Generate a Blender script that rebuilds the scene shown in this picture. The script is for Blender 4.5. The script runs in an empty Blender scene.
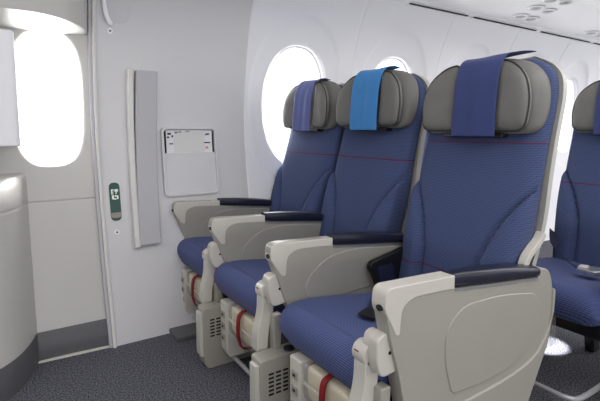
import bpy, bmesh, math, random
from mathutils import Vector
random.seed(3)
PI = math.pi
C = bpy.context.scene.collection
SC = bpy.context.scene

# ------------------------------------------------------------------ camera
cam = bpy.data.cameras.new('camera'); co = bpy.data.objects.new('camera', cam); C.objects.link(co)
co.location = (0, 0, 1.0)
co.rotation_euler = (math.radians(90 - 6), 0, math.radians(-33))
cam.sensor_width = 36; cam.lens = 36 * 450 / 600
cam.shift_y = -(200.5 - 177.3) / 600
cam.clip_start = 0.02
SC.camera = co
# ------------------------------------------------------------------ world, light, exposure
w = bpy.data.worlds.new('world'); SC.world = w; w.use_nodes = True
bg = w.node_tree.nodes['Background']; bg.inputs[0].default_value = (0.985, 0.99, 1, 1); bg.inputs[1].default_value = 2.2
SC.view_settings.view_transform = 'Standard'; SC.view_settings.look = 'None'
SC.view_settings.gamma = 1; SC.view_settings.exposure = -0.12; SC.view_settings.use_curve_mapping = False

def area(name, loc, size, power, tgt, col=(1, 1, 1)):
    l = bpy.data.lights.new(name, 'AREA'); l.shape = 'RECTANGLE'; l.size, l.size_y = size; l.energy = power; l.color = col
    o = bpy.data.objects.new(name, l); C.objects.link(o); o.location = loc
    o.rotation_euler = (Vector(tgt) - Vector(loc)).to_track_quat('-Z', 'Y').to_euler()
    return o
sunl = bpy.data.lights.new('sun', 'SUN'); sunl.energy = 7; sunl.angle = math.radians(14); sunl.color = (1, .98, .94)
suno = bpy.data.objects.new('sun', sunl); C.objects.link(suno)
suno.rotation_euler = Vector((-.42, -.95, -1.15)).to_track_quat('-Z', 'Y').to_euler()
area('daylight_at_door', (.17, 2.72, 1.05), (.5, .8), 22, (.17, 1.5, 1.25))
area('daylight_at_side_windows', (2.4, 2.78, 1.2), (3.2, .7), 70, (2.2, 1.0, 1.1))
area('daylight_from_far_side', (2.0, -2.3, .95), (6.5, .7), 60, (2.4, 1.6, 1.5))
area('aisle_ceiling_lamp', (1.0, .2, 2.12), (4.5, .9), 40, (1.0, .6, 0), (1, .98, .95))
area('aisle_ceiling_lamp_aft', (5.0, .2, 2.12), (3.0, .9), 40, (5.0, .6, 0), (1, .98, .95))

# ------------------------------------------------------------------ materials
def lin(c): return tuple(((v / 255) / 12.92 if v / 255 <= .04045 else ((v / 255 + .055) / 1.055) ** 2.4) for v in c) + (1,)
def mat(name, rgb, rough=.5, spec=.5, noise=0, nscale=8, bump=0, bscale=200, metal=0, sheen=0):
    m = bpy.data.materials.new(name); m.use_nodes = True; nt = m.node_tree; b = nt.nodes['Principled BSDF']
    b.inputs['Base Color'].default_value = lin(rgb); b.inputs['Roughness'].default_value = rough
    b.inputs['Specular IOR Level'].default_value = spec; b.inputs['Metallic'].default_value = metal
    b.inputs['Sheen Weight'].default_value = sheen
    tc = nt.nodes.new('ShaderNodeTexCoord')
    if noise:
        n = nt.nodes.new('ShaderNodeTexNoise'); n.inputs['Scale'].default_value = nscale; nt.links.new(tc.outputs['Object'], n.inputs['Vector'])
        r = nt.nodes.new('ShaderNodeMixRGB'); r.blend_type = 'MIX'
        r.inputs[1].default_value = lin([max(0, v * (1 - noise)) for v in rgb]); r.inputs[2].default_value = lin([min(255, v * (1 + noise)) for v in rgb])
        nt.links.new(n.outputs['Fac'], r.inputs[0]); nt.links.new(r.outputs[0], b.inputs['Base Color'])
    if bump:
        n2 = nt.nodes.new('ShaderNodeTexNoise'); n2.inputs['Scale'].default_value = bscale; nt.links.new(tc.outputs['Object'], n2.inputs['Vector'])
        bp = nt.nodes.new('ShaderNodeBump'); bp.inputs['Strength'].default_value = bump; bp.inputs['Distance'].default_value = .001
        nt.links.new(n2.outputs['Fac'], bp.inputs['Height']); nt.links.new(bp.outputs[0], b.inputs['Normal'])
    return m
def mth(nt, op, a, b=None, c=None):
    n = nt.nodes.new('ShaderNodeMath'); n.operation = op
    for i, v in enumerate((a, b, c)):
        if v is None: continue
        if isinstance(v, (int, float)): n.inputs[i].default_value = v
        else: nt.links.new(v, n.inputs[i])
    return n.outputs[0]
def fabric(name, base, dark, axis, stripes, freq=760., contrast=.8):
    """woven seat cloth: fine ribs with broken dashes; stripes = [(coordinate, half width)] maroon lines"""
    m = bpy.data.materials.new(name); m.use_nodes = True; nt = m.node_tree; b = nt.nodes['Principled BSDF']
    b.inputs['Roughness'].default_value = .85; b.inputs['Specular IOR Level'].default_value = .2
    b.inputs['Sheen Weight'].default_value = .06
    tc = nt.nodes.new('ShaderNodeTexCoord'); sp = nt.nodes.new('ShaderNodeSeparateXYZ'); nt.links.new(tc.outputs['Object'], sp.inputs[0])
    X, Y, Z = sp.outputs
    t = Z if axis == 'z' else mth(nt, 'ADD', X, Z)
    row = mth(nt, 'SINE', mth(nt, 'MULTIPLY', t, freq))
    row = mth(nt, 'MULTIPLY_ADD', row, .5, .5)
    # dashes, shifted from row to row
    ph = mth(nt, 'MULTIPLY', mth(nt, 'FLOOR', mth(nt, 'MULTIPLY', t, freq / (2 * PI))), 2.1)
    dash = mth(nt, 'MULTIPLY_ADD', mth(nt, 'SINE', mth(nt, 'ADD', mth(nt, 'MULTIPLY', Y, 420.), ph)), .22, .78)
    k = mth(nt, 'MULTIPLY', mth(nt, 'MULTIPLY', row, dash), contrast)
    mx = nt.nodes.new('ShaderNodeMixRGB'); mx.inputs[1].default_value = lin(base); mx.inputs[2].default_value = lin(dark); nt.links.new(k, mx.inputs[0])
    out = mx.outputs[0]
    for (cz, hw) in stripes:
        f = mth(nt, 'LESS_THAN', mth(nt, 'ABSOLUTE', mth(nt, 'SUBTRACT', t, cz)), hw)
        q = nt.nodes.new('ShaderNodeMixRGB'); nt.links.new(f, q.inputs[0]); nt.links.new(out, q.inputs[1]); q.inputs[2].default_value = lin((96, 36, 64)); out = q.outputs[0]
    nt.links.new(out, b.inputs['Base Color'])
    bp = nt.nodes.new('ShaderNodeBump'); bp.inputs['Strength'].default_value = .35; bp.inputs['Distance'].default_value = .0008; bp.invert = True
    nt.links.new(k, bp.inputs['Height']); nt.links.new(bp.outputs[0], b.inputs['Normal'])
    return m
def glassy(name, tint=(1, 1, 1), gloss=.08, rough=.05, opacity=0., col=(230, 230, 230)):
    m = bpy.data.materials.new(name); m.use_nodes = True; nt = m.node_tree; nt.nodes.clear()
    o = nt.nodes.new('ShaderNodeOutputMaterial'); tr = nt.nodes.new('ShaderNodeBsdfTransparent'); tr.inputs[0].default_value = (*tint, 1)
    gl = nt.nodes.new('ShaderNodeBsdfGlossy'); gl.inputs['Roughness'].default_value = rough
    mx = nt.nodes.new('ShaderNodeMixShader'); mx.inputs[0].default_value = gloss
    nt.links.new(tr.outputs[0], mx.inputs[1]); nt.links.new(gl.outputs[0], mx.inputs[2]); last = mx.outputs[0]
    if opacity:
        df = nt.nodes.new('ShaderNodeBsdfDiffuse'); df.inputs[0].default_value = lin(col)
        m2 = nt.nodes.new('ShaderNodeMixShader'); m2.inputs[0].default_value = opacity
        nt.links.new(last, m2.inputs[1]); nt.links.new(df.outputs[0], m2.inputs[2]); last = m2.outputs[0]
    nt.links.new(last, o.inputs[0]); return m
M = dict(
    wall=mat('wall_panel_grey', (208, 207, 209), .42, .4, .012, 3, .12, 600),
    wpanel=mat('window_panel_white', (234, 234, 238), .42, .4, .01, 3, .12, 600),  # white raised so the colour carries some of the glow around the windows
    door=mat('door_lining', (192, 190, 186), .38, .4, .012, 3, .1, 600),
    kick=mat('kick_strip_grey', (92, 92, 96), .5, .4, .06, 30),
    cream=mat('cream_plastic', (158, 155, 146), .36, .5, .015, 6, .06, 900),
    cream2=mat('cream_plastic_smooth', (198, 194, 185), .3, .5),
    shell=mat('shell_plastic', (178, 176, 169), .4, .5),
    back=fabric('back_cloth', (76, 89, 128), (32, 39, 66), 'z', [(.957, .0022), (.505, .0022)], 1150., .8),
    back_mid=fabric('back_cloth_mid', (76, 89, 128), (32, 39, 66), 'z', [(.872, .0026)], 1150., .8),
    back_aft=fabric('back_cloth_aft', (76, 89, 128), (32, 39, 66), 'z', [(.745, .0026)], 1150., .8),
    side=mat('side_cloth', (58, 70, 112), .85, .2, .08, 300, .4, 700),
    seat=fabric('cushion_cloth', (84, 96, 144), (18, 24, 50), 'xz', [], 800., .75),
    piping=mat('maroon_piping', (120, 44, 72), .7, .3),
    grey=mat('headrest_leather', (112, 111, 107), .55, .4, .06, 18, .35, 140),
    groove=mat('seam_dark', (62, 61, 60), .7, .3),
    cap=mat('arm_cap_leather', (28, 31, 48), .32, .5, .05, 30, .2, 300),
    cloth_navy=mat('navy_cover_cloth', (58, 68, 116), .8, .25, .06, 24, .4, 900, sheen=.1),
    cloth_azure=mat('azure_cover_cloth', (64, 134, 198), .7, .25, .05, 24, .4, 900, sheen=.1),
    cloth_violet=mat('violet_cover_cloth', (96, 106, 160), .8, .25, .06, 24, .4, 900, sheen=.1),
    dark=mat('dark_metal', (38, 38, 42), .5, .4),
    black=mat('black_plastic', (20, 20, 24), .45, .5),
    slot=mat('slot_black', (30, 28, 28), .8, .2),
    belt=mat('belt_webbing', (30, 36, 62), .6, .4, .08, 60, .4, 500),
    silver=mat('buckle_metal', (206, 206, 206), .28, .6, metal=.85),
    red=mat('red_strap', (130, 24, 32), .6, .3, .06, 40),
    vest=mat('life_vest_cloth', (224, 212, 178), .7, .3, .02, 12),
    film=glassy('clear_film', (1, 1, 1), .10, .35, .16, (225, 225, 225)),
    pane=glassy('window_acrylic', (1, 1, 1), .05, .02),
    strip=mat('grey_pad', (184, 183, 188), .6, .3, .01, 10),
    stripedge=mat('pad_edge', (214, 213, 208), .45, .4),
    sill=mat('sill_plate', (216, 213, 204), .35, .5),
    green=mat('sign_green', (18, 74, 62), .35, .4),
    white=mat('print_white', (232, 238, 232), .5, .4),
    tan=mat('sign_reflector', (142, 132, 128), .5, .4, .25, 240),
    paper=mat('card_paper', (226, 226, 228), .6, .3),
    paper2=mat('card_paper_plain', (214, 213, 211), .6, .3),
    ink=mat('card_ink', (38, 42, 84), .6, .3),
    pink=mat('card_pink', (216, 160, 146), .6, .3),
    ceil=mat('ceiling_white', (240, 240, 242), .4, .4),
    steel=mat('tube_grey', (176, 176, 178), .35, .5, metal=.3),
)
def carpet():
    m = bpy.data.materials.new('carpet'); m.use_nodes = True; nt = m.node_tree; b = nt.nodes['Principled BSDF']
    b.inputs['Roughness'].default_value = .95; b.inputs['Specular IOR Level'].default_value = .1
    tc = nt.nodes.new('ShaderNodeTexCoord')
    n = nt.nodes.new('ShaderNodeTexNoise'); n.inputs['Scale'].default_value = 170; n.inputs['Detail'].default_value = 3; nt.links.new(tc.outputs['Object'], n.inputs['Vector'])
    r = nt.nodes.new('ShaderNodeValToRGB'); r.color_ramp.elements[0].position = .36; r.color_ramp.elements[1].position = .68
    r.color_ramp.elements[0].color = lin((42, 43, 49)); r.color_ramp.elements[1].color = lin((132, 132, 142))
    nt.links.new(n.outputs['Fac'], r.inputs[0]); nt.links.new(r.outputs[0], b.inputs['Base Color'])
    bp = nt.nodes.new('ShaderNodeBump'); bp.inputs['Strength'].default_value = .7; bp.inputs['Distance'].default_value = .003
    nt.links.new(n.outputs['Fac'], bp.inputs['Height']); nt.links.new(bp.outputs[0], b.inputs['Normal']); return m
M['carpet'] = carpet()

# ------------------------------------------------------------------ mesh helpers
def obj(name, verts, faces, m, parent=None, smooth=35, bevel=0, seg=2, loc=None):
    me = bpy.data.meshes.new(name); me.from_pydata([tuple(v) for v in verts], [], faces)
    bm = bmesh.new(); bm.from_mesh(me); bmesh.ops.recalc_face_normals(bm, faces=bm.faces); bm.to_mesh(me); bm.free()
    me.materials.append(m if not isinstance(m, str) else M[m])
    if smooth:
        for p in me.polygons: p.use_smooth = True
        me.set_sharp_from_angle(angle=math.radians(smooth))
    o = bpy.data.objects.new(name, me); C.objects.link(o)
    if bevel:
        b = o.modifiers.new('bevel', 'BEVEL'); b.width = bevel; b.segments = seg; b.limit_method = 'ANGLE'; b.angle_limit = math.radians(40); b.harden_normals = True
    if parent: o.parent = parent
    if loc: o.location = loc
    return o
class MB:
    def __init__(s): s.v = []; s.f = []
    def add(s, v, f):
        k = len(s.v); s.v += [tuple(p) for p in v]; s.f += [tuple(i + k for i in q) for q in f]; return s
    def box(s, x0, x1, y0, y1, z0, z1):
        return s.add([(x, y, z) for x in (x0, x1) for y in (y0, y1) for z in (z0, z1)],
                     [(0, 1, 3, 2), (4, 6, 7, 5), (0, 4, 5, 1), (2, 3, 7, 6), (0, 2, 6, 4), (1, 5, 7, 3)])
    def prism(s, pts, a, b, ax='y'):
        n = len(pts)
        P = {'y': lambda p, t: (p[0], t, p[1]), 'z': lambda p, t: (p[0], p[1], t), 'x': lambda p, t: (t, p[0], p[1])}[ax]
        v = [P(p, a) for p in pts] + [P(p, b) for p in pts]
        f = [tuple(range(n)), tuple(range(2 * n - 1, n - 1, -1))] + [(i, i + n, (i + 1) % n + n, (i + 1) % n) for i in range(n)]
        return s.add(v, f)
    def tube(s, path, r, n=10, closed=False):
        P = [Vector(p) for p in path]; k = len(P); rings = []
        up = Vector((.13, .21, .97)); 
        for i in range(k):
            a = P[(i - 1) % k] if (closed or i > 0) else P[i]; b = P[(i + 1) % k] if (closed or i < k - 1) else P[i]
            d = (b - a).normalized(); u = (up - d * up.dot(d))
            if u.length < 1e-4: u = d.orthogonal()
            u.normalize(); up = u; q = d.cross(u); rr = r[i] if isinstance(r, (list, tuple)) else r
            rings.append([P[i] + u * rr * math.cos(2 * PI * j / n) + q * rr * math.sin(2 * PI * j / n) for j in range(n)])
        v = [p for R in rings for p in R]; f = []
        for i in range(k if closed else k - 1):
            for j in range(n):
                a = i * n; b = ((i + 1) % k) * n; f.append((a + j, a + (j + 1) % n, b + (j + 1) % n, b + j))
        if not closed: f += [tuple(range(n)), tuple((k - 1) * n + j for j in range(n - 1, -1, -1))]
        return s.add(v, f)
    def loft(s, rings, cap=True, closed=True):
        n = len(rings[0]); v = [p for R in rings for p in R]; f = []
        for i in range(len(rings) - 1):
            for j in range(n if closed else n - 1): f.append((i * n + j, i * n + (j + 1) % n, (i + 1) * n + (j + 1) % n, (i + 1) * n + j))
        if cap: f += [tuple(range(n)), tuple((len(rings) - 1) * n + j for j in range(n - 1, -1, -1))]
        return s.add(v, f)
    def build(s, name, m, parent=None, **k): return obj(name, s.v, s.f, m, parent, **k)
def rpoly(pts, r, n=5):
    """round the corners of a polygon; r a number or list"""
    out = []; k = len(pts)
    for i, p in enumerate(pts):
        rr = r[i] if isinstance(r, (list, tuple)) else r
        p = Vector(p); a = Vector(pts[i - 1]); b = Vector(pts[(i + 1) % k])
        da = (a - p); db = (b - p); l = min(rr, da.length * .48, db.length * .48)
        if l < 1e-5: out.append(tuple(p)); continue
        A = p + da.normalized() * l; B = p + db.normalized() * l
        for j in range(n + 1):
            t = j / n; q = A * (1 - t) ** 2 + p * 2 * t * (1 - t) + B * t * t; out.append((q.x, q.y))
    return out
def interp(K, t):
    if t <= K[0][0]: return K[0][1]
    for i in range(len(K) - 1):
        if t <= K[i + 1][0]:
            p0 = K[max(i - 1, 0)]; p1 = K[i]; p2 = K[i + 1]; p3 = K[min(i + 2, len(K) - 1)]
            h = p2[0] - p1[0]; u = (t - p1[0]) / h
            m1 = (p2[1] - p0[1]) / (p2[0] - p0[0]) * h; m2 = (p3[1] - p1[1]) / (p3[0] - p1[0]) * h
            return (2 * u**3 - 3 * u * u + 1) * p1[1] + (u**3 - 2 * u * u + u) * m1 + (-2 * u**3 + 3 * u * u) * p2[1] + (u**3 - u * u) * m2
    return K[-1][1]
def sst(a, b, t): t = max(0, min(1, (t - a) / (b - a))); return t * t * (3 - 2 * t)
def struct(o): o['kind'] = 'structure'; return o
def tag(o, label, cat, group=None):
    o['label'] = label; o['category'] = cat
    if group: o['group'] = group
    return o
def empty(name, loc=(0, 0, 0)):
    o = bpy.data.objects.new(name, None); C.objects.link(o); o.location = loc; o.empty_display_size = .1; return o
def bez(pts, n=8):
    """catmull-rom through points"""
    P = [Vector(p) for p in pts]; out = []
    for i in range(len(P) - 1):
        p0 = P[max(i - 1, 0)]; p1 = P[i]; p2 = P[i + 1]; p3 = P[min(i + 2, len(P) - 1)]
        for j in range(n):
            t = j / n
            out.append(.5 * ((2 * p1) + (p2 - p0) * t + (2 * p0 - 5 * p1 + 4 * p2 - p3) * t * t + (3 * p1 - p0 - 3 * p2 + p3) * t**3))
    out.append(P[-1]); return out

# ------------------------------------------------------------------ cabin shell
WK = [(-.1, 2.12), (0, 2.14), (.3, 2.235), (.65, 2.32), (1.0, 2.36), (1.3, 2.345), (1.6, 2.27), (1.83, 2.15), (2.0, 2.03)]
def wy(z): return interp(WK, z)
ZT = 1.83
struct(MB().box(-1.6, 7.5, -2.5, 2.6, -.06, 0).build('floor', 'carpet', smooth=0))

def grid_wall(name, x0, x1, z0, z1, dx, dz, m, fn, thick=.03):
    nx = max(1, round((x1 - x0) / dx)); nz = max(1, round((z1 - z0) / dz)); v = []; f = []
    for i in range(nx + 1):
        for j in range(nz + 1):
            x = x0 + (x1 - x0) * i / nx; z = z0 + (z1 - z0) * j / nz; v.append((x, fn(x, z), z))
    for i in range(nx):
        for j in range(nz): a = i * (nz + 1) + j; f.append((a, a + 1, a + nz + 2, a + nz + 1))
    return v, f
# plain side panel between the door and the first window panel, with soft rounded vertical ends
def side_fn(x, z):
    d = 0
    if x < .372: d = .028 * (1 - sst(.345, .372, x))
    if x > 1.138: d = .003
    return wy(z) + d
mb = MB(); mb.add(*grid_wall('', .352, 1.152, 0, ZT, .0135, .03, None, side_fn))
struct(mb.build('wall_window_side_forward', 'wall', smooth=50))
# window panels, one polar mesh per window bay
def oval(t, a, b, p=2.35):
    c, s = math.cos(t), math.sin(t)
    return a * math.copysign(abs(c) ** (2 / p), c), b * math.copysign(abs(s) ** (2 / p), s)
def bay(cx, cz, x0, x1, z0, z1, levels, yf, p, n=128, edge=None):
    """levels: (half width, half height, depth) rings from the hole outward; last ring goes to the rectangle"""
    ths = [2 * PI * k / n for k in range(n)]
    for cxx in (x0, x1):
        for czz in (z0, z1): 
            t = math.atan2(czz - cz, cxx - cx) % (2 * PI); k = min(range(n), key=lambda q: abs(ths[q] - t)); ths[k] = t
    rings = []
    for (a, b, d) in levels:
        R = []
        for t in ths:
            # same direction, point on superellipse along the ray
            c, s = math.cos(t), math.sin(t); r = (abs(c / a) ** p + abs(s / b) ** p) ** (-1 / p)
            x = cx + r * c; z = cz + r * s; R.append((x, yf(z) + d, z))
        rings.append(R)
    last = []
    for t in ths:
        c, s = math.cos(t), math.sin(t); r = 1e9
        if c > 1e-9: r = min(r, (x1 - cx) / c)
        if c < -1e-9: r = min(r, (x0 - cx) / c)
        if s > 1e-9: r = min(r, (z1 - cz) / s)
        if s < -1e-9: r = min(r, (z0 - cz) / s)
        last.append((cx + r * c, cz + r * s))
    a0, b0, d0 = levels[-1]; K = 12
    for k in range(1, K + 1):
        R = []
        for i, t in enumerate(ths):
            p0 = rings[len(levels) - 1][i]; x = p0[0] + (last[i][0] - p0[0]) * k / K; z = p0[2] + (last[i][1] - p0[2]) * k / K
            R.append((x, yf(z) + (edge(x, z) if edge else 0), z))
        rings.append(R)
    return rings
WX = [1.515 + .80 * k for k in range(6)]
WZ = 1.145
def seam_edge(x0, x1):
    return lambda x, z: .0035 * (1 - min(1, min(x - x0, x1 - x) / .004))
mbw = MB()
for k, cx in enumerate(WX):
    x0 = 1.150 if k == 0 else cx - .40; x1 = cx + .40
    lv = [(.221, .356, .062), (.226, .361, .032), (.239, .374, .020), (.245, .380, .019), (.312, .488, .017), (.327, .506, .011), (.338, .518, .003), (.345, .526, 0)]
    R = bay(cx, WZ, x0, x1, .0, ZT, lv, wy, 2.25, edge=seam_edge(x0, x1))
    mbw.loft(R, cap=False)
    # the window itself: a frame ring and the acrylic pane
    fr = MB(); rr = []
    for (a, b, d) in [(.214, .349, .05), (.224, .359, .05), (.224, .359, .072), (.214, .349, .072)]:
        rr.append([(cx + oval(2 * PI * i / 64, a, b, 2.25)[0], wy(WZ + oval(2 * PI * i / 64, a, b, 2.25)[1]) + d, WZ + oval(2 * PI * i / 64, a, b, 2.25)[1]) for i in range(64)])
    fr.loft(rr + [rr[0]], cap=False)
    wo = struct(fr.build('window_%d' % (k + 1), 'ceil', smooth=40))
    pv = [(cx, wy(WZ) + .061, WZ)]
    rad = 8
    for q in range(1, rad + 1):
        for i in range(64):
            x, z = oval(2 * PI * i / 64, .218 * q / rad, .353 * q / rad, 2.25); pv.append((cx + x, wy(WZ + z) + .061, WZ + z))
    pf = [(0, 1 + i, 1 + (i + 1) % 64) for i in range(64)]
    for q in range(rad - 1):
        for i in range(64): a = 1 + q * 64; pf.append((a + i, a + 64 + i, a + 64 + (i + 1) % 64, a + (i + 1) % 64))
    obj('window_pane', pv, pf, 'pane', wo)
struct(mbw.build('wall_window_side', 'wpanel', smooth=28))

# door: bulging lower slide housing, window bay, hooded upper part
DX1 = .347
def bustle(x, z):
    if x >= .062: return 0
    b = .34 * (1 - math.exp(-(.062 - x) / .085))
    e = max(0, min(1, (.805 - z) / .12)); e = math.sqrt(1 - (1 - e) ** 2)
    return b * e
def door_low(x, z):
    g = .004 * math.exp(-((z - .672) / .004) ** 2)          # horizontal seam
    return wy(z) + .02 - bustle(x, z) + g
def hood(x):
    return .31 if x < .08 else .31 * max(0, 1 - ((x - .08) / .262) ** 2) ** .75
def door_up(x, z):
    return wy(z) + .02 - hood(x) * sst(1.434, 1.446, z)
def warp_grid(xs, zs, fn):
    v = [(x, fn(x, z), z) for x in xs for z in zs]; n = len(zs)
    return v, [(i * n + j, i * n + j + 1, (i + 1) * n + j + 1, (i + 1) * n + j) for i in range(len(xs) - 1) for j in range(n - 1)]
xs = [-1.2 + .1 * i for i in range(9)] + [-.3 + .02 * i for i in range(1, 15)] + [-.02 + .004 * i for i in range(1, 22)] + [.064 + .0283 * i for i in range(1, 11)]
zs = [.10 + .03 * i for i in range(18)] + [.64 + .004 * i for i in range(16)] + [.70 + .006 * i for i in range(1, 22)]
dm = MB(); dm.add(*warp_grid(xs, zs, door_low))
xs2 = [-1.2 + .08 * i for i in range(16)] + [.08 + .01 * i for i in range(1, 27)] + [DX1]
zs2 = [1.434 + .0015 * i for i in range(9)] + [1.446 + .032 * i for i in range(1, 13)]
dm.add(*warp_grid(xs2, zs2, door_up))
lv = [(.141, .298, .07), (.142, .300, .03), (.146, .302, .024), (.149, .306, .0205)]
dm.loft(bay(.171, 1.136, -.05, DX1, .826, 1.434, lv, wy, 3.2, edge=lambda x, z: .02), cap=False)
dm.add(*warp_grid([-1.2 + .115 * i for i in range(11)], [.826 + .0304 * i for i in range(21)], lambda x, z: wy(z) + .02))
door = struct(dm.build('door_1', 'door', smooth=40))
kp = MB(); kp.add(*warp_grid(xs, [0, .02, .04, .06, .08, .10, .118, .122], lambda x, z: door_low(x, max(z, .05)) - .004 - .002 * (z < .12)))
kp.build('kick_strip', 'kick', door, smooth=40)
pv = [(.171 + x, wy(1.136 + z) + .065, 1.136 + z) for (x, z) in [oval(2 * PI * i / 64, .15, .32, 3.2) for i in range(64)]]
obj('window_pane', pv, [tuple(range(64))], 'pane', door)
# side fairing left of the door window
MB().prism(rpoly([(-.9, 2.05), (.045, 2.05), (.045, 2.42), (-.9, 2.42)], [.0, .03, 0, 0], 6), .937, 1.375, 'z').build('side_fairing', 'wpanel', door, bevel=.006)
# door frame trims
for nm, xa, xb, off in (('trim_1', .343, .3575, -.001), ('trim_2', .358, .372, -.012)):
    t = MB(); rings = []
    for i in range(40):
        z = ZT * i / 39; y = wy(z) + off
        rings.append([(xa, y + .06, z), (xa, y, z), ((xa + xb) / 2, y - .003, z), (xb, y, z), (xb, y + .06, z)])
    t.loft(rings, closed=False, cap=False); struct(t.build(nm, 'stripedge' if nm == 'trim_2' else 'strip', smooth=60))
struct(MB().prism(rpoly([(.055, 2.155), (.052, 2.178), (.375, 2.16), (.38, 2.14)], .004, 2), 0, .006, 'z').build('trim_threshold', 'sill', bevel=.002))
struct(MB().box(.62, 1.6, 2.02, 2.16, 0, .022).build('trim_seat_track', 'kick', bevel=.006))

# ceiling: passenger service panel, bin underside, ceiling
cm = MB(); prof = [(2.19, 1.815), (2.15, 1.815), (2.135, 1.822), (2.12, 1.838), (1.62, 1.862), (1.6, 1.85), (1.55, 1.825), (1.30, 1.83), (1.12, 1.93), (1.06, 2.1), (1.04, 2.2)]
cm.loft([[(x, y, z) for (y, z) in prof] for x in (-1.5, 7.4)], cap=False, closed=False)
struct(cm.build('ceiling_bin_underside', 'ceil', smooth=30))
struct(MB().box(-1.5, 7.4, -2.5, 1.06, 2.18, 2.24).build('ceiling', 'ceil', smooth=0))
# the cabin's other side and the bulkhead ahead, behind the camera
fw = MB().box(-1.6, 7.4, -2.45, -2.35, 0, .85).box(-1.6, 7.4, -2.45, -2.35, 1.5, 2.18)
for k in range(12): fw.box(-1.6 + .8 * k, -1.2 + .8 * k, -2.45, -2.35, .85, 1.5)
struct(fw.build('wall_far_side', 'wall', smooth=0))
struct(MB().box(-1.7, -1.6, -2.45, 2.5, 0, 2.18).build('wall_forward', 'wall', smooth=0))

# ------------------------------------------------------------------ passenger service units: slots, lamps
def on_psu(Y): return 1.838 + (2.12 - Y) / .5 * .024
for i, (xa, xb) in enumerate(((2.24, 2.83), (2.90, 3.71), (3.79, 4.62), (4.70, 5.5))):
    r = tag(empty('air_grille', ((xa + xb) / 2, 2.148, 1.818)), ['long dark air slot above the second window, leftmost fully in view', 'long dark air slot straight above the near seat headrest', 'long dark air slot above the right shoulder of the near seat', 'long dark air slot at the right edge of the picture'][i], 'air vent', 'air slots along the ceiling edge')
    h = (xb - xa) / 2
    MB().box(-h, h, -.014, .002, -.006, -.001).build('slot', 'slot', r, bevel=.002)
    MB().box(-h - .015, h + .015, .003, .024, -.012, -.001).build('lip', 'ceil', r, bevel=.003)
def lamp_disc(x, y, lab, kind=0, s=1.0):
    z = on_psu(y) - .002
    r = tag(empty('reading_lamp' if kind else 'air_nozzle', (x, y, z)), lab, 'reading lamp' if kind else 'air nozzle', 'round fittings in the ceiling service panel')
    n = 28
    def ring(ra, zz, ell=1.0): return [(ra * s * 1.25 * math.cos(2 * PI * i / n), ra * s * math.sin(2 * PI * i / n), zz) for i in range(n)]
    MB().loft([ring(.052, 0), ring(.052, -.006), ring(.046, -.011), ring(.038, -.009), ring(.036, -.002)], cap=False).build('rim', 'ceil', r)
    MB().loft([ring(.037, -.003), ring(.026, -.010 if kind else -.001), ring(.01, -.014 if kind else -.003)]).build('lens' if kind else 'nozzle', 'strip' if kind else 'steel', r)
LD = [(3.25, 2.0, 'flat oval fitting, leftmost of the ceiling cluster', 1), (3.39, 1.998, 'flat oval fitting just right of the leftmost one, lower row', 1),
      (3.15, 1.827, 'round air nozzle with grey centre, middle of upper row', 0), (3.31, 1.83, 'round air nozzle with grey centre, middle of lower row', 0),
      (3.07, 1.683, 'round fitting cut off by the top edge of the picture', 1), (3.21, 1.655, 'large round fitting farthest right in the ceiling cluster', 0),
      (4.31, 1.99, 'flat oval fitting at right edge, left of its neighbour', 1), (4.47, 1.995, 'flat oval fitting touching the right edge of the picture', 1)]
for (x, y, l, k) in LD: lamp_disc(x, y, l, k)

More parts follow.
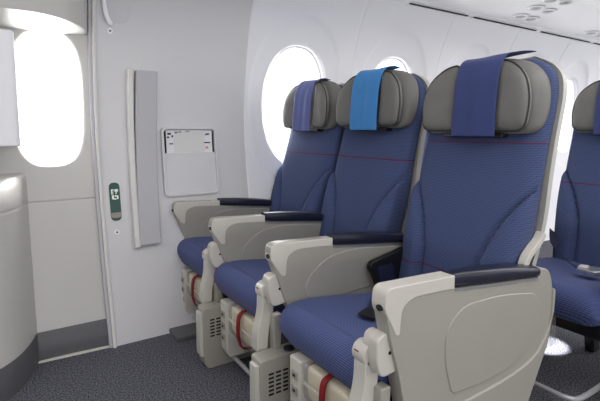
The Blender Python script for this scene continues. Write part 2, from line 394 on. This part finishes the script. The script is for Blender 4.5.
# ------------------------------------------------------------------ seat parts (local frame: origin on floor, x aft, y outboard)
def back_front(z): return interp([(.36, 1.235), (.46, 1.262), (.6, 1.296), (.72, 1.335), (.85, 1.378), (1.0, 1.425), (1.15, 1.465), (1.27, 1.495)], z)
def back_half(z): return interp([(.36, .205), (.46, .218), (.6, .232), (.7, .240), (.85, .240), (1.05, .241), (1.12, .238), (1.18, .222), (1.222, .182), (1.248, .13)], z)
def us(n): return [math.copysign(1 - (1 - abs(s)) ** 2.0, s) for s in [(-1 + 2 * i / (n - 1)) for i in range(n)]]
def bolster(y, z):
    yc = interp([(.36, .10), (.46, .108), (.57, .12), (.68, .158), (.77, .21), (.84, .262)], z)
    a = abs(y) - yc
    amt = 1 - sst(.78, .90, z)
    return amt * (.026 * sst(0, .03, a) - .016 * math.exp(-(a / .007) ** 2)) if z < .92 else 0
def make_back(t, fab='back'):
    mb = MB(); rings = []; U = us(61); zs = [.36 + (1.242 - .36) * i / 70 for i in range(71)]
    for z in zs:
        w_ = back_half(z); x0 = back_front(z); th = .07 + .06 * (1 - sst(.55, 1.05, z))
        # rounded crown: thinner near the very top
        k = max(0, (z - 1.18) / .066); th2 = th * math.sqrt(max(.02, 1 - min(1, k) ** 2)); xm = x0 + th / 2
        R = []
        for u in U:
            e = (1 - abs(u) ** 7) ** (1 / 2.6) if abs(u) < 1 else 0
            R.append((xm - th2 / 2 * e - bolster(u * w_, z) * (e > .3) - .010 * (1 - u * u) * (k == 0) * 0, u * w_, z))
        for u in reversed(U[1:-1]):
            e = (1 - abs(u) ** 7) ** (1 / 2.6); R.append((xm + th2 / 2 * e, u * w_, z))
        rings.append(R)
    mb.loft(rings); mb.build('backrest', fab, t, smooth=50)
    # rear shell, a little wider, its pale edge shows round the cushion
    mb = MB(); rings = []
    U2 = us(31)
    for i in range(50):
        z = .40 + (1.253 - .40) * i / 49; w_ = back_half(min(z, 1.24)) + .012 - (.03 if z > 1.242 else 0); xb = back_front(z) + .069 + .06 * (1 - sst(.55, 1.05, z)); th = .03
        k = max(0, (z - 1.20) / .056)
        th *= math.sqrt(max(.05, 1 - min(1, k) ** 2))
        R = []
        for u in U2:
            e = (1 - abs(u) ** 8) ** .5 if abs(u) < 1 else 0
            R.append((xb - .004 - .016 * abs(u) ** 6, u * w_, z))
        for u in reversed(U2):
            e = (1 - abs(u) ** 6) ** .5 if abs(u) < 1 else 0
            R.append((xb + th * e + .001, u * w_, z))
        rings.append(R)
    mb.loft(rings); sh = mb.build('back_shell', 'shell', t, smooth=50)
    sh['label'] = 'pale plastic rear shell'
    # bolster stitching
    for s in (-1, 1):
        P = []
        for i in range(22):
            z = .44 + .33 * i / 21; yc = interp([(.36, .10), (.46, .108), (.57, .12), (.68, .158), (.77, .21), (.84, .262)], z) + .062 - .03 * (i / 21)
            if yc > back_half(z) - .02: break
            P.append((back_front(z) - .0155, s * yc, z))
        if len(P) > 3: MB().tube(P, .0014, 6).build('stitching', 'side', t)
def make_cushion(t, pipe=False):
    prof = [(.80, .285), (.765, .29), (.738, .30), (.715, .335), (.706, .37), (.712, .40), (.733, .422), (.77, .434), (.83, .434), (.92, .424), (1.05, .408), (1.16, .396), (1.27, .386), (1.31, .38), (1.31, .30), (1.2, .285), (1.0, .285)]
    P = [Vector((p[0], p[1])) for p in prof]
    P = [(q.x, q.y) for q in bez([(a, b, 0) for a, b in prof] + [(.80, .285, 0)], 4)][:-1]
    cx, cz = .98, .34; rings = []; P = [(x, z + .006) for x, z in P]; U = us(41); hw = .232
    for u in U:
        au = abs(u); e = (1 - au ** 9) ** (1 / 2.2) if au < 1 else 0
        dish = .010 * (1 - au * au)
        R = []
        for (x, z) in P:
            k = .045 * (1 - e)
            dx, dz = x - cx, z - cz; l = math.hypot(dx, dz)
            nx = x - math.copysign(min(abs(dx), k), dx); nz = z - math.copysign(min(abs(dz), k), dz)
            if z > .38 and .76 < x < 1.25: nz -= dish
            R.append((nx, u * hw, nz))
        rings.append(R)
    MB().loft(rings).build('seat_cushion', 'seat', t, smooth=60)
    if pipe: MB().tube([(.7115 if abs(y) < .2 else .722, y, .352) for y in [-.22 + .02 * i for i in range(23)]], .0016, 6).build('piping', 'piping', t)
def hr_half(z): return interp([(.985, .195), (.995, .215), (1.01, .228), (1.05, .236), (1.10, .234), (1.15, .222), (1.19, .198), (1.22, .16), (1.24, .112), (1.25, .06)], z)
def hf(z): return 1.434 + (z - 1.0) * .08
def make_headrest(t, up=0):
    """flat base with two plump wing cushions in front and a centre pad"""
    mb = MB(); rings = []; U = us(33)
    zs = [.987, .99, .995, 1.0, 1.01] + [1.02 + .01 * i for i in range(21)] + [1.225, 1.232, 1.238, 1.244, 1.248]
    for z in zs:
        w_ = hr_half(z); xf = hf(z) - .032; xb = back_front(z) + .012
        k = sst(1.16, 1.25, z); xf += .03 * k
        R = []
        for u in U:
            e = (1 - abs(u) ** 5) ** (1 / 2.2) if abs(u) < 1 else 0; wing = .022 * sst(.10, .24, abs(u * w_)) * (1 - k)
            R.append((xb + (xf - xb) * e - wing * e, u * w_, z))
        for u in reversed(U[1:-1]): R.append((xb + .001, u * w_, z))
        rings.append(R)
    hb = MB().loft(rings).build('headrest', 'grey', t, smooth=60)
    for s in (-1, 1):
        # wing cushion outline in (y,z)
        out = rpoly([(.074, .998), (.205, .998), (.216, 1.10), (.192, 1.18), (.13, 1.228), (.074, 1.236)], [.02, .035, .07, .06, .05, .02], 7)
        n = len(out); cy = sum(p[0] for p in out) / n; cz = sum(p[1] for p in out) / n
        def front(y, z): return hf(z) - .034 - .020 * sst(.08, .24, y)
        rings = []
        for (k, d) in [(1.0, -.004), (1.0, .007), (.985, .013), (.95, .018), (.86, .024), (.7, .028), (.45, .031), (.2, .032), (.05, .0323)]:
            R = []
            for (y, z) in out:
                yy = cy + (y - cy) * k; zz = cz + (z - cz) * k
                R.append((front(yy, zz) - d * (1 - .25 * sst(1.15, 1.24, zz)), s * yy, zz))
            rings.append(R)
        mb = MB().loft(rings); wg = mb.build('wing_cushion', 'grey', hb, smooth=60)
        MB().tube([(front(y, z) - .011, s * (cy + (y - cy) * 1.012), cz + (z - cz) * 1.012) for (y, z) in out], .003, 6, closed=True).build('piping', 'groove', wg)
    hb.location.z = up
    rl = MB().box(back_front(.99) - .035, back_front(.99) + .01, -.12, .12, .974, .990).build('headrest_rail', 'black', t, bevel=.004); rl.location.z = up
def cap_top(x): return .628 - .112 * max(0, x - .94) + .03 * max(0, 1 - ((x - 1.12) / .2) ** 2) * .3
def make_arm(t, yc, kind='inner', cap=True, label=None):
    """kind: inner, aisle (full height shroud) or wall"""
    th = .036 if kind != 'aisle' else .044; y0, y1 = yc - th / 2, yc + th / 2
    if kind == 'aisle':
        pts = [(.708, .596), (.714, .628), (.74, .634), (.943, .626), (.945, .592), (1.362, .548), (1.364, .572), (1.41, .566), (1.437, .52), (1.443, .42), (1.41, .31), (1.315, .15), (1.25, .05), (.84, .03), (.79, .28), (.757, .42), (.730, .50)]
        rr = [.02, .02, .02, .008, .004, .004, .01, .03, .04, .05, .1, .1, .05, .03, .05, .05, .06]
    else:
        pts = [(.697, .592), (.702, .626), (.73, .631), (.943, .619), (.945, .592), (1.345, .550), (1.36, .42), (1.34, .34), (.80, .34), (.757, .42), (.730, .50)]
        rr = [.02, .02, .02, .008, .004, .01, .03, .02, .03, .05, .06]
    P = rpoly(pts, rr, 6)
    a = MB().prism(P, y0, y1).build('armrest', 'cream', t, bevel=.009 if kind != 'aisle' else .012, seg=4)
    # raised leaf-shaped panel pressed in the side facing the aisle
    if kind == 'aisle':
        Q = rpoly([(.955, .30), (.922, .40), (.925, .49), (.992, .537), (1.16, .533), (1.35, .50), (1.372, .41), (1.31, .34), (1.24, .298), (1.10, .288)], [.02, .05, .06, .06, .08, .04, .06, .06, .06, .06], 7)
        MB().prism(Q, y0 - .003, y0 + .004).build('inset_panel', 'cream', a, bevel=.0029, seg=3)
        Q = bez([(1.436, 0, .50), (1.436, 0, .40), (1.405, 0, .345), (1.345, 0, .295), (1.22, 0, .27), (1.02, 0, .262), (.83, 0, .262)], 6)
        Q2 = [(p.x, p.z) for p in Q]; Q3 = [(1.452, .49), (1.450, .415), (1.418, .31), (1.325, .15), (1.26, .045), (.845, .03)]
        MB().prism(Q2 + Q3[::-1], y0 - .006, y1).build('lower_shroud', 'cream', a, bevel=.005, seg=3)
    else:
        Q = rpoly([(.83, .44), (.85, .50), (.93, .555), (1.06, .567), (1.30, .54), (1.31, .42), (1.0, .40), (.86, .40)], [.03, .06, .08, .06, .02, .02, .05, .03], 7)
        MB().prism(Q, y0 - .003, y0 + .004).build('inset_panel', 'cream', a, bevel=.0028, seg=3)
    # moulded nose cap on the front
    dx, dz = (.012, -.002) if kind == 'aisle' else (.003, -.009)
    nose = rpoly([(.694 + dx, .590 + dz), (.699 + dx, .639 + dz), (.952, .628 + dz), (.952, .590), (.90, .594), (.80, .598), (.762, .580), (.757, .515), (.739 + dx / 2, .515)], [.012, .022, .004, .004, .03, .05, .03, .004, .01], 6)
    MB().prism(nose, y0 - .002, y1 + .002).build('front_nose', 'cream2', a, bevel=.009, seg=4)
    if cap:
        ce = 1.36 if kind == 'aisle' else 1.345
        rings = []; N = 24
        for i in range(N + 1):
            x = .953 + (ce - .953) * i / N; f = i / N; end = 1 if f < .96 else .8
            zt = cap_top(x); zb = .594 - .104 * (x - .945); hh = (zt - zb) * end; wd = (.021 + .009 * sst(0, .35, f)) * end
            rings.append([(x, yc + wd * (abs(math.cos(q)) ** .55) * math.copysign(1, math.cos(q)), zb + hh * .5 + hh * .5 * (abs(math.sin(q)) ** .65) * math.copysign(1, math.sin(q))) for q in [2 * PI * j / 24 for j in range(24)]])
        MB().loft(rings).build('arm_cap', 'cap', a, smooth=60)
        MB().prism([(.955, .583), (.955, .591), (ce - .01, .591 - .104 * (ce - .955)), (ce - .01, .583 - .104 * (ce - .955))], y0 - .002, y1 + .002).build('trim_line', 'silver', a)
    MB().prism([(yc - .006 + .010 * math.cos(q), .588 + .0075 * math.sin(q)) for q in [2 * PI * j / 16 for j in range(16)]], .7035 if kind == 'aisle' else .694, .716, 'x').build('recline_button', 'black', a)
    return a
def make_hinge(t, yc, down=.255):
    """two-lobed pivot bracket at the front of the arm with the column that drops to the leg box"""
    before = set(bpy.data.objects)
    plate = rpoly([(.690, .535), (.725, .545), (.742, .522), (.766, .502), (.768, .44), (.705, .432), (.690, .47)], [.015, .02, .01, .015, .015, .02, .02], 5)
    h = MB().prism(plate, yc - .047, yc - .012).build('pivot_bracket', 'cream2', t, bevel=.005, seg=3)
    MB().tube([(.706, yc - .014, .478), (.706, yc + .032, .478)], .029, 24).build('pivot_drum', 'cream2', h, bevel=.004)
    MB().prism(rpoly([(.690, .500), (.70, .536), (.73, .54), (.735, .50)], .014, 5), yc - .014, yc + .010).build('pivot_boss', 'cream2', h, bevel=.004)
    for (x, z) in ((.752, .512), (.730, .492), (.757, .482), (.757, .448)): MB().tube([(x, yc - .0482, z), (x, yc - .044, z)], .0044, 10).build('screw', 'slot', h)
    MB().box(.700, .712, yc - .002, yc + .016, .5065, .509).build('dark_slot', 'slot', h)
    MB().box(.6765, .680, yc + .006, yc + .022, .486, .488).build('red_mark', 'red', h)
    col = [(.684, .470), (.722, .460), (.728, .40), (.706, .345), (.702, down + .02), (.662, down + .02), (.662, .34), (.682, .40)]
    MB().prism(rpoly(col, [.02, .02, .03, .04, .004, .004, .05, .04], 6), yc - .014, yc + .030).build('support_column', 'cream2', t, bevel=.008, seg=4)
    MB().prism(rpoly([(.712, .40), (.745, .40), (.738, .25), (.712, .25)], .006, 3), yc - .040, yc - .008).build('support_column', 'cream', t, bevel=.004)
    for o in set(bpy.data.objects) - before:
        if o.parent == t: o.location = (.006, 0, -.020)
def make_legbox(t, yc, grille=True):
    b = MB().prism(rpoly([(.640, .262), (.87, .262), (.90, .24), (.90, .0), (.655, .0), (.640, .03)], [.012, .02, .02, .004, .02, .02], 4), yc - .036, yc + .034).build('leg_box', 'cream', t, bevel=.008, seg=3)
    MB().prism(rpoly([(.626, .245), (.642, .245), (.642, .05), (.626, .06)], .006, 4), yc - .024, yc + .018).build('cover_strip', 'cream2', b, bevel=.005, seg=3)
    m = MB()
    for i in range(3):
        for j in range(6): x = .668 + .027 * i; z = .208 - .014 * j; m.box(x, x + .019, yc - .0375, yc - .03, z, z + .006)
    if grille: m.build('vent_grille', 'slot', b)
    MB().tube([(.76, yc - .01, .262), (.76, yc - .01, .271)], .018, 16).build('level_cap', 'black', b, bevel=.002)
    return b
def make_under(t, yl, strap_dy=.0, box=True):
    """parts under the cushion: power box, spar beams, life vest pouch with red strap, baggage bar, rear leg"""
    if box:
        pb = MB().prism(rpoly([(.712, .295), (.86, .295), (.86, .06), (.727, .06), (.712, .09)], .008, 3), yl + .075, yl + .14).build('power_box', 'cream2', t, bevel=.006, seg=3)
        for z in (.24, .19, .14):
            f = MB().box(.7085, .713, yl + .092, yl + .124, z - .014, z + .014).build('socket_plate', 'cream', pb, bevel=.002)
            MB().box(.7075, .709, yl + .101, yl + .115, z - .004, z + .004).build('socket_hole', 'slot', f)
    lo, hi = yl - .20, yl + .074
    v = MB().prism(rpoly([(.728, .285), (.80, .29), (.81, .16), (.755, .155), (.728, .19)], [.016, .01, .01, .01, .02], 4), lo + .01, hi - .01).build('life_vest_pouch', 'vest', t, bevel=.006, seg=2)
    v['label'] = 'cream life vest in a clear plastic pouch'
    MB().prism(rpoly([(.721, .292), (.806, .296), (.818, .148), (.75, .142), (.719, .185)], [.016, .01, .01, .01, .02], 4), lo, hi).build('clear_film', 'film', v, bevel=.004)
    MB().box(.716, .721, lo, hi, .228, .238).build('seam_band', 'cream2', v, bevel=.001)
    y = yl - .04
    P = [(.80, .300), (.745, .300), (.716, .285), (.709, .23), (.714, .18), (.735, .148), (.80, .145)]
    Q = [(p.x, p.y) for p in bez([(a, b, 0) for a, b in P], 5)]
    R = []
    for i, (x, z) in enumerate(Q):
        R.append([(x - .003, y - .011, z), (x - .003, y + .011, z), (x + .003, y + .011, z), (x + .003, y - .011, z)])
    MB().loft(R).build('red_strap', 'red', v, bevel=.001)
    for x in (.86, 1.18): MB().tube([(x, yl - .225, .245), (x, yl + .225, .245)], .022, 12).build('spar_beam', 'dark', t)
    MB().prism([(1.16, .25), (1.20, .25), (1.28, 0), (1.22, 0)], yl - .02, yl + .02).build('rear_leg', 'dark', t, bevel=.004)
    MB().prism([(.86, .25), (.90, .25), (.94, 0), (.89, 0)], yl - .02, yl + .02).build('front_leg', 'dark', t, bevel=.004)
    MB().tube(bez([(1.0, -.2, .05), (.80, -.2, .05), (.755, -.17, .05), (.75, -.1, .05), (.75, .1, .05), (.755, .17, .05), (.80, .2, .05), (1.0, .2, .05)], 5), .009, 10).build('baggage_bar', 'steel', t)
def ribbon(path, width_dirs, th=.0018):
    """flat strap: path points and half-width vectors"""
    R = []
    P = bez(path, 6); Wd = bez(width_dirs, 6)
    for i, p in enumerate(P):
        d = (P[min(i + 1, len(P) - 1)] - P[max(i - 1, 0)]).normalized(); wv = Wd[i]; n = d.cross(wv).normalized() * th
        R.append([p + wv + n, p - wv + n, p - wv - n, p + wv - n])
    return R
def make_bracket(t, yc):
    P = bez([(1.425, 0, .672), (1.408, 0, .650), (1.375, 0, .628), (1.345, 0, .605), (1.330, 0, .575), (1.326, 0, .52), (1.326, 0, .47)], 5); W_ = .011
    L = []; Rr = []
    for i, p in enumerate(P):
        d = (P[min(i + 1, len(P) - 1)] - P[max(i - 1, 0)]).normalized(); n = Vector((d.z, 0, -d.x)) * W_
        L.append((p.x + n.x, p.z + n.z)); Rr.append((p.x - n.x, p.z - n.z))
    MB().prism(L + Rr[::-1], yc - .014, yc + .014).build('recline_bracket', 'cream2', t, bevel=.005, seg=3)

def make_seat(x, y, label, arms, group, legbox=True, fab='back', up=0, pipe=False):
    t = tag(empty('aircraft_seat', (x, y, 0)), label, 'seat', group)
    make_cushion(t, pipe); make_back(t, fab); make_headrest(t, up); make_under(t, 0)
    for dy, kind in arms:
        make_arm(t, dy, kind)
        if kind != 'wall' : make_hinge(t, dy + .035)
        if legbox and kind != 'wall': make_legbox(t, dy - .02, True)
        if kind == 'aisle': make_bracket(t, dy + .016)
    return t
G1 = 'row of three seats nearest the door'
s1 = make_seat(0, 1.018, 'nearest blue seat on the aisle, dark navy cover cloth on its grey headrest', [(-.265, 'aisle')], G1)
s2 = make_seat(0, 1.573, 'middle blue seat of the front row, bright azure cloth on its headrest', [(-.302, 'inner')], G1, fab='back_mid', up=.022, pipe=True)
s3 = make_seat(0, 2.085, 'far blue seat beside the window, in front of the large oval window', [(-.312, 'inner'), (.20, 'wall')], G1, fab='back_mid', up=.018)
# seat belts
def belt1(t):
    P = rpoly([(1.29, .548), (1.105, .512), (1.10, .490), (1.125, .452), (1.150, .39), (1.25, .36), (1.29, .38)], [.01, .02, .01, .02, .01, .01, .01], 4)
    b = MB().prism(P, .196, .222).build('seat_belt', 'black', t, bevel=.005)
    MB().prism(rpoly([(1.135, .492), (1.21, .494), (1.232, .375), (1.155, .395)], .006, 3), .1925, .197).build('strap', 'belt', b, bevel=.001)
    MB().loft(ribbon([(1.19, .19, .408), (1.08, .14, .417), (.97, .05, .430), (.93, -.01, .439)], [(.016, .012, 0), (.014, .018, 0), (.012, .02, 0), (.010, .022, 0)], .002)).build('strap', 'belt', b)
    MB().prism(rpoly([(.945, -.035), (.925, .02), (.87, 0.0), (.89, -.055)], .008, 3), .436, .443, 'z').build('belt_tongue', 'black', b, bevel=.002)
belt1(s1)
b2 = MB().loft(ribbon([(1.29, .20, .56), (1.2, .2, .57), (1.14, .2, .55), (1.13, .2, .52)], [(0, .004, -.018)] * 4, .003)).build('seat_belt', 'black', s3)

# ------------------------------------------------------------------ second row: copies of the seats
DX2, DY2 = .95, -.095
def copy_tree(o, parent=None):
    c = o.copy(); C.objects.link(c)
    if parent: c.parent = parent
    for ch in [q for q in list(bpy.data.objects) if q.parent == o]: copy_tree(ch, c)
    return c
r2 = []
for src, lab in ((s1, 'blue aisle seat of the second row, silver buckle lying on its cushion'), (s2, 'blue middle seat of the second row, mostly hidden behind the nearest seat'), (s3, 'blue window seat of the second row, hidden behind the front row')):
    c = copy_tree(src); c.location = (src.location.x + DX2, src.location.y + (DY2 if src == s1 else 0), 0); c['label'] = lab; c['group'] = 'second row of seats'; r2.append(c)
# the second row's aisle seat wears its belt differently
for o in [q for q in list(bpy.data.objects) if q.parent == r2[0] and q.name.startswith('seat_belt')]:
    for k in [q for q in list(bpy.data.objects) if q.parent == o]: bpy.data.objects.remove(k)
    bpy.data.objects.remove(o)
t = r2[0]
for o in [q for q in list(bpy.data.objects) if q.parent == t and q.name.startswith('backrest')]:
    o.data = o.data.copy(); o.data.materials[0] = M['back_aft']
b = MB().loft(ribbon([(1.26, .20, .50), (1.19, .17, .465), (1.12, .11, .445), (1.05, .04, .440), (.98, -.02, .446), (.93, -.09, .450)],
                     [(.0, .03, .02), (.010, .024, .012), (.015, .018, .003), (.018, .014, 0), (.018, .014, 0), (.018, .014, 0)], .002)).build('seat_belt', 'belt', t)
bk = MB().prism(rpoly([(.90, -.07), (.955, -.055), (.985, -.125), (.93, -.15), (.895, -.14)], .01, 4), .445, .463, 'z').build('buckle', 'silver', b, bevel=.005, seg=3)
MB().prism(rpoly([(.905, -.075), (.95, -.062), (.962, -.09), (.913, -.105)], .004, 3), .4633, .466, 'z').build('buckle_plate', 'strip', bk, bevel=.001)

for o in [q for q in list(bpy.data.objects) if q.parent == r2[0]]:
    base = o.name.split('.')[0]
    if base in ('power_box', 'life_vest_pouch', 'support_column', 'pivot_bracket', 'leg_box', 'front_leg'):
        for k in [q for q in list(bpy.data.objects) if q.parent == o]:
            for j in [q for q in list(bpy.data.objects) if q.parent == k]: bpy.data.objects.remove(j)
            bpy.data.objects.remove(k)
        bpy.data.objects.remove(o)
    elif base == 'baggage_bar': o.location.x -= .08
v = MB().prism(rpoly([(.728, .285), (.80, .29), (.81, .18), (.755, .175), (.728, .20)], [.016, .01, .01, .01, .02], 4), -.032, .19).build('life_vest_pouch', 'vest', t, bevel=.006, seg=2)
MB().prism(rpoly([(.719, .292), (.806, .296), (.818, .165), (.75, .160), (.717, .195)], [.016, .01, .01, .01, .02], 4), -.052, .20).build('clear_film', 'film', v, bevel=.004)
MB().prism(rpoly([(.83, .285), (1.2, .285), (1.2, .22), (.95, .20), (.83, .225)], .02, 4), -.2, .05).build('seat_pan', 'black', t, bevel=.006)
pl = bpy.data.lights.new('added_floor_spot', 'SPOT'); pl.energy = 16; pl.spot_size = math.radians(62); pl.spot_blend = .25; pl.shadow_soft_size = .01  # added spot that makes the bright carpet patch, whose real source is unknown
po = bpy.data.objects.new('added_floor_spot', pl); C.objects.link(po); po.location = (2.06, 1.075, .19)
lh = tag(empty('added_lamp', (2.06, 1.075, .21)), 'small added lamp, no known fitting, under the second row aisle seat lighting a white patch of carpet', 'lamp')
MB().tube([(0, 0, -.012), (0, 0, .035)], .02, 16).build('added_lamp_housing', 'black', lh)  # housing made up to go with the added spot
# ------------------------------------------------------------------ headrest cover cloths
def cloth(x, y, y0, y1, m, label, up=0, bot=.978, flare=0, seed=0, skew=0):
    rnd = random.Random(seed); nu, nv = 24, 46
    path = []
    for i in range(nv):
        f = i / (nv - 1)
        path.append(f)
    v = []
    K = [(hf(bot) - .072, bot), (hf(1.03) - .076, 1.03), (hf(1.10) - .077, 1.10), (hf(1.17) - .074, 1.17), (hf(1.22) - .060, 1.224),
         (hf(1.25) - .034, 1.250), (1.458, 1.258), (1.480, 1.256), (1.50, 1.252)]
    PP = bez([(a, 0, b) for a, b in K], 6)
    n = len(PP)
    for i, p in enumerate(PP):
        f = i / (n - 1)
        for j in range(nu + 1):
            u = j / nu; yy = y0 + (y1 - y0) * u
            yy += skew * f * (1 if u < .5 else 1)
            fl = flare * sst(.62, 1, f) * (1 - u) ** 1.5
            wav = .0022 * math.sin(u * 9 + seed) * (1 - f) + .0018 * math.sin(u * 17 + f * 4 + seed * 2) * (1 - f)
            v.append((p.x + wav, yy - fl, p.z + .002 * math.sin(u * 5 + seed) * (f > .6) + fl * .12))
    f = [(i * (nu + 1) + j, i * (nu + 1) + j + 1, (i + 1) * (nu + 1) + j + 1, (i + 1) * (nu + 1) + j) for i in range(n - 1) for j in range(nu)]
    o = obj('headrest_cover', v, f, m, smooth=70, loc=(x, y, up))
    s = o.modifiers.new('thick', 'SOLIDIFY'); s.thickness = .0022; s.offset = 1
    return tag(o, label, 'headrest cover', 'cloths draped over the headrests')
cloth(0, 1.018, -.108, .062, 'cloth_navy', 'dark navy cloth over the nearest headrest, its corner lifting at the top', flare=.05, seed=1)
cloth(0, 1.573, -.092, .088, 'cloth_azure', 'bright azure cloth hanging over the middle headrest', up=.022, seed=2)
cloth(0, 2.085, -.085, .08, 'cloth_violet', 'pale violet-blue cloth over the headrest beside the large window', up=.018, seed=3)
cloth(DX2, 1.018 + DY2, -.068, .108, 'cloth_navy', 'dark blue cloth on the second row headrest at the right edge', seed=4)

# ------------------------------------------------------------------ wall fittings
def wall_prism(pts, d0, d1, loc=None):
    """outline in (x,z) laid on the curved wall between depths d0 (behind) and d1 (proud)"""
    mb = MB(); n = len(pts)
    A = [(x, wy(z) - d0, z) for x, z in pts]; B = [(x, wy(z) - d1, z) for x, z in pts]
    return mb.add(A + B, [tuple(range(n - 1, -1, -1)), tuple(range(n, 2 * n))] + [(i, (i + 1) % n, (i + 1) % n + n, i + n) for i in range(n)])
def wall_slab(x0, x1, z0, z1, d0, d1, nz=20, skew=0):
    """closed slab following the wall's curve"""
    R = []
    for i in range(nz + 1):
        f = i / nz; z = z0 + (z1 - z0) * f; y = wy(z); s = skew * f
        R.append([(x0 + s, y - d0, z), (x1 + s, y - d0, z), (x1 + s, y - d1, z), (x0 + s, y - d1, z)])
    return MB().loft(R)
# padded strip
pad = tag(empty('padded_strip', (.57, wy(.43), .43)), 'tall grey padded strip fixed upright on the wall right of the door', 'pad')
def local(o, par):
    o.parent = par; o.matrix_parent_inverse = par.matrix_world.inverted(); return o
bpy.context.view_layer.update()
e = wall_slab(.495, .524, .425, 1.30, -.002, .036, skew=.014).build('edge_trim', 'stripedge', bevel=.008, seg=3); local(e, pad)
e = wall_slab(.520, .626, .432, 1.293, -.002, .033, skew=.028).build('pad', 'strip', bevel=.008, seg=3); local(e, pad)
# literature pocket with card
pk = tag(empty('literature_pocket', (.83, wy(.66), .66)), 'shallow white wall pocket above the far armrest, holding a printed card', 'wall pocket')
bpy.context.view_layer.update()
xa, xb, za, zb = .668, .972, .655, 1.016
outl = rpoly([(xa, za), (xb, za), (xb, zb), (xa, zb)], .035, 6)
def frame_ring(x0, x1, z0, z1, wd, d0, d1, r=.03):
    o = rpoly([(x0, z0), (x1, z0), (x1, z1), (x0, z1)], r, 6); i_ = rpoly([(x0 + wd, z0 + wd), (x1 - wd, z0 + wd), (x1 - wd, z1 - wd), (x0 + wd, z1 - wd)], r * .7, 6)
    n = len(o); L = [[(x, wy(z) - d0, z) for x, z in o], [(x, wy(z) - d1, z) for x, z in o], [(x, wy(z) - d1, z) for x, z in i_], [(x, wy(z) - d0, z) for x, z in i_]]
    return MB().loft(L + [L[0]], cap=False)
local(frame_ring(xa, xb, za, zb, .014, -.004, .020).build('pocket_rim', 'wall', bevel=.004, seg=3), pk)
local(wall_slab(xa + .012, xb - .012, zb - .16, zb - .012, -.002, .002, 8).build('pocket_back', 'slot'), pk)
local(wall_slab(xa + .012, xb - .012, za + .01, .880, -.002, .014, 10).build('pocket_front', 'wall', bevel=.004), pk)
cd = tag(empty('printed_card', (.83, wy(.90), .9)), 'white printed card with navy marks sticking up in the wall pocket', 'card')
bpy.context.view_layer.update()
def card(x0, x1, z0, z1, d, m, name, par, t=.0012): return local(wall_slab(x0, x1, z0, z1, d, d + t, 4).build(name, m), par)
card(.696, .948, .84, 1.000, .004, 'paper', 'sheet', cd)
card(.738, .905, .85, .992, .0058, 'paper2', 'front_sheet', cd)
for (x0, x1, z0, z1, m) in [(.703, .722, .975, .985, 'ink'), (.724, .733, .962, .973, 'ink'), (.700, .712, .958, .966, 'ink'), (.742, .757, .984, .990, 'ink'), (.762, .778, .987, .992, 'ink'), (.80, .822, .990, .993, 'ink'),
                            (.712, .732, .925, .931, 'ink'), (.912, .932, .974, .982, 'ink'), (.908, .914, .971, .976, 'ink'), (.902, .936, .929, .935, 'ink'), (.907, .925, .902, .908, 'pink'), (.911, .921, .898, .912, 'pink'), (.714, .734, .87, .874, 'strip')]:
    card(x0, x1, z0, z1, .0072, m, 'printed_mark', cd, .0006)
# exit pull tag
sg = tag(empty('exit_tag', (.427, wy(.65), .65)), 'small upright green pill-shaped exit sign beside the door', 'sign')
bpy.context.view_layer.update()
pill = lambda w_, z0, z1: rpoly([(.427 - w_, z0), (.427 + w_, z0), (.427 + w_, z1), (.427 - w_, z1)], w_ * .98, 8)
local(wall_prism(pill(.028, .556, .748), -.004, .003).build('rim', 'stripedge'), sg)
local(wall_prism(pill(.0245, .56, .744), -.004, .006).build('plate', 'green'), sg)
local(wall_prism(rpoly([(.4035, .60), (.4035, .575), (.4505, .575), (.4505, .60)], [0, .02, .02, 0], 5), .004, .0075).build('reflector', 'tan'), sg)
# running figure, door and arrow pictogram
P_ = MB()
def qd(x0, z0, x1, z1):
    P_.add(*(lambda m: (m.v, m.f))(wall_prism([(.427 + x0, z0), (.427 + x1, z0), (.427 + x1, z1), (.427 + x0, z1)], .005, .0078)))
for a in [(-.016, .706, -.004, .712), (-.016, .690, -.011, .706), (-.016, .688, -.006, .692), (-.012, .697, -.005, .701), (.000, .700, .016, .712), (.004, .690, .010, .700), (-.014, .664, -.004, .684), (.0, .676, .007, .684), (.008, .664, .016, .682), (-.006, .662, .006, .668)]: qd(*a)
local(P_.build('pictogram', 'white', smooth=0), sg)
def wall_screw(x, z, label):
    r = tag(empty('wall_screw', (x, wy(z), z)), label, 'screw'); bpy.context.view_layer.update()
    c = lambda ra, n=20: [(x + ra * math.cos(2 * PI * i / n), z + ra * math.sin(2 * PI * i / n)) for i in range(n)]
    local(wall_prism(c(.013), -.002, .004).build('collar', 'ceil', bevel=.001), r)
    local(wall_prism(c(.0045), .0, .0048).build('hole', 'slot'), r)
wall_screw(.424, .506, 'small round screw cover below the green exit sign')
wall_screw(.436, 1.463, 'small dark screw beneath the grab handle, top left')
# grab handle recess right of door top
gh = tag(empty('grab_handle', (.45, wy(1.6), 1.6)), 'pale curved grab handle on the wall at the top, right of the door', 'handle'); bpy.context.view_layer.update()
P = bez([(.405, 0, 1.72), (.403, 0, 1.66), (.405, 0, 1.59), (.416, 0, 1.53), (.432, 0, 1.498), (.447, 0, 1.49)], 6)
local(MB().tube([(p.x, wy(p.z) - .014, p.z) for p in P], [.010] * (len(P) - 5) + [.0095, .009, .008, .006, .003], 12).build('grip', 'ceil'), gh)
local(wall_prism(rpoly([(.405, 1.80), (.405, 1.50), (.52, 1.50), (.54, 1.80)], .05, 6), -.004, .002).build('recess_plate', 'wall', bevel=.003), gh)
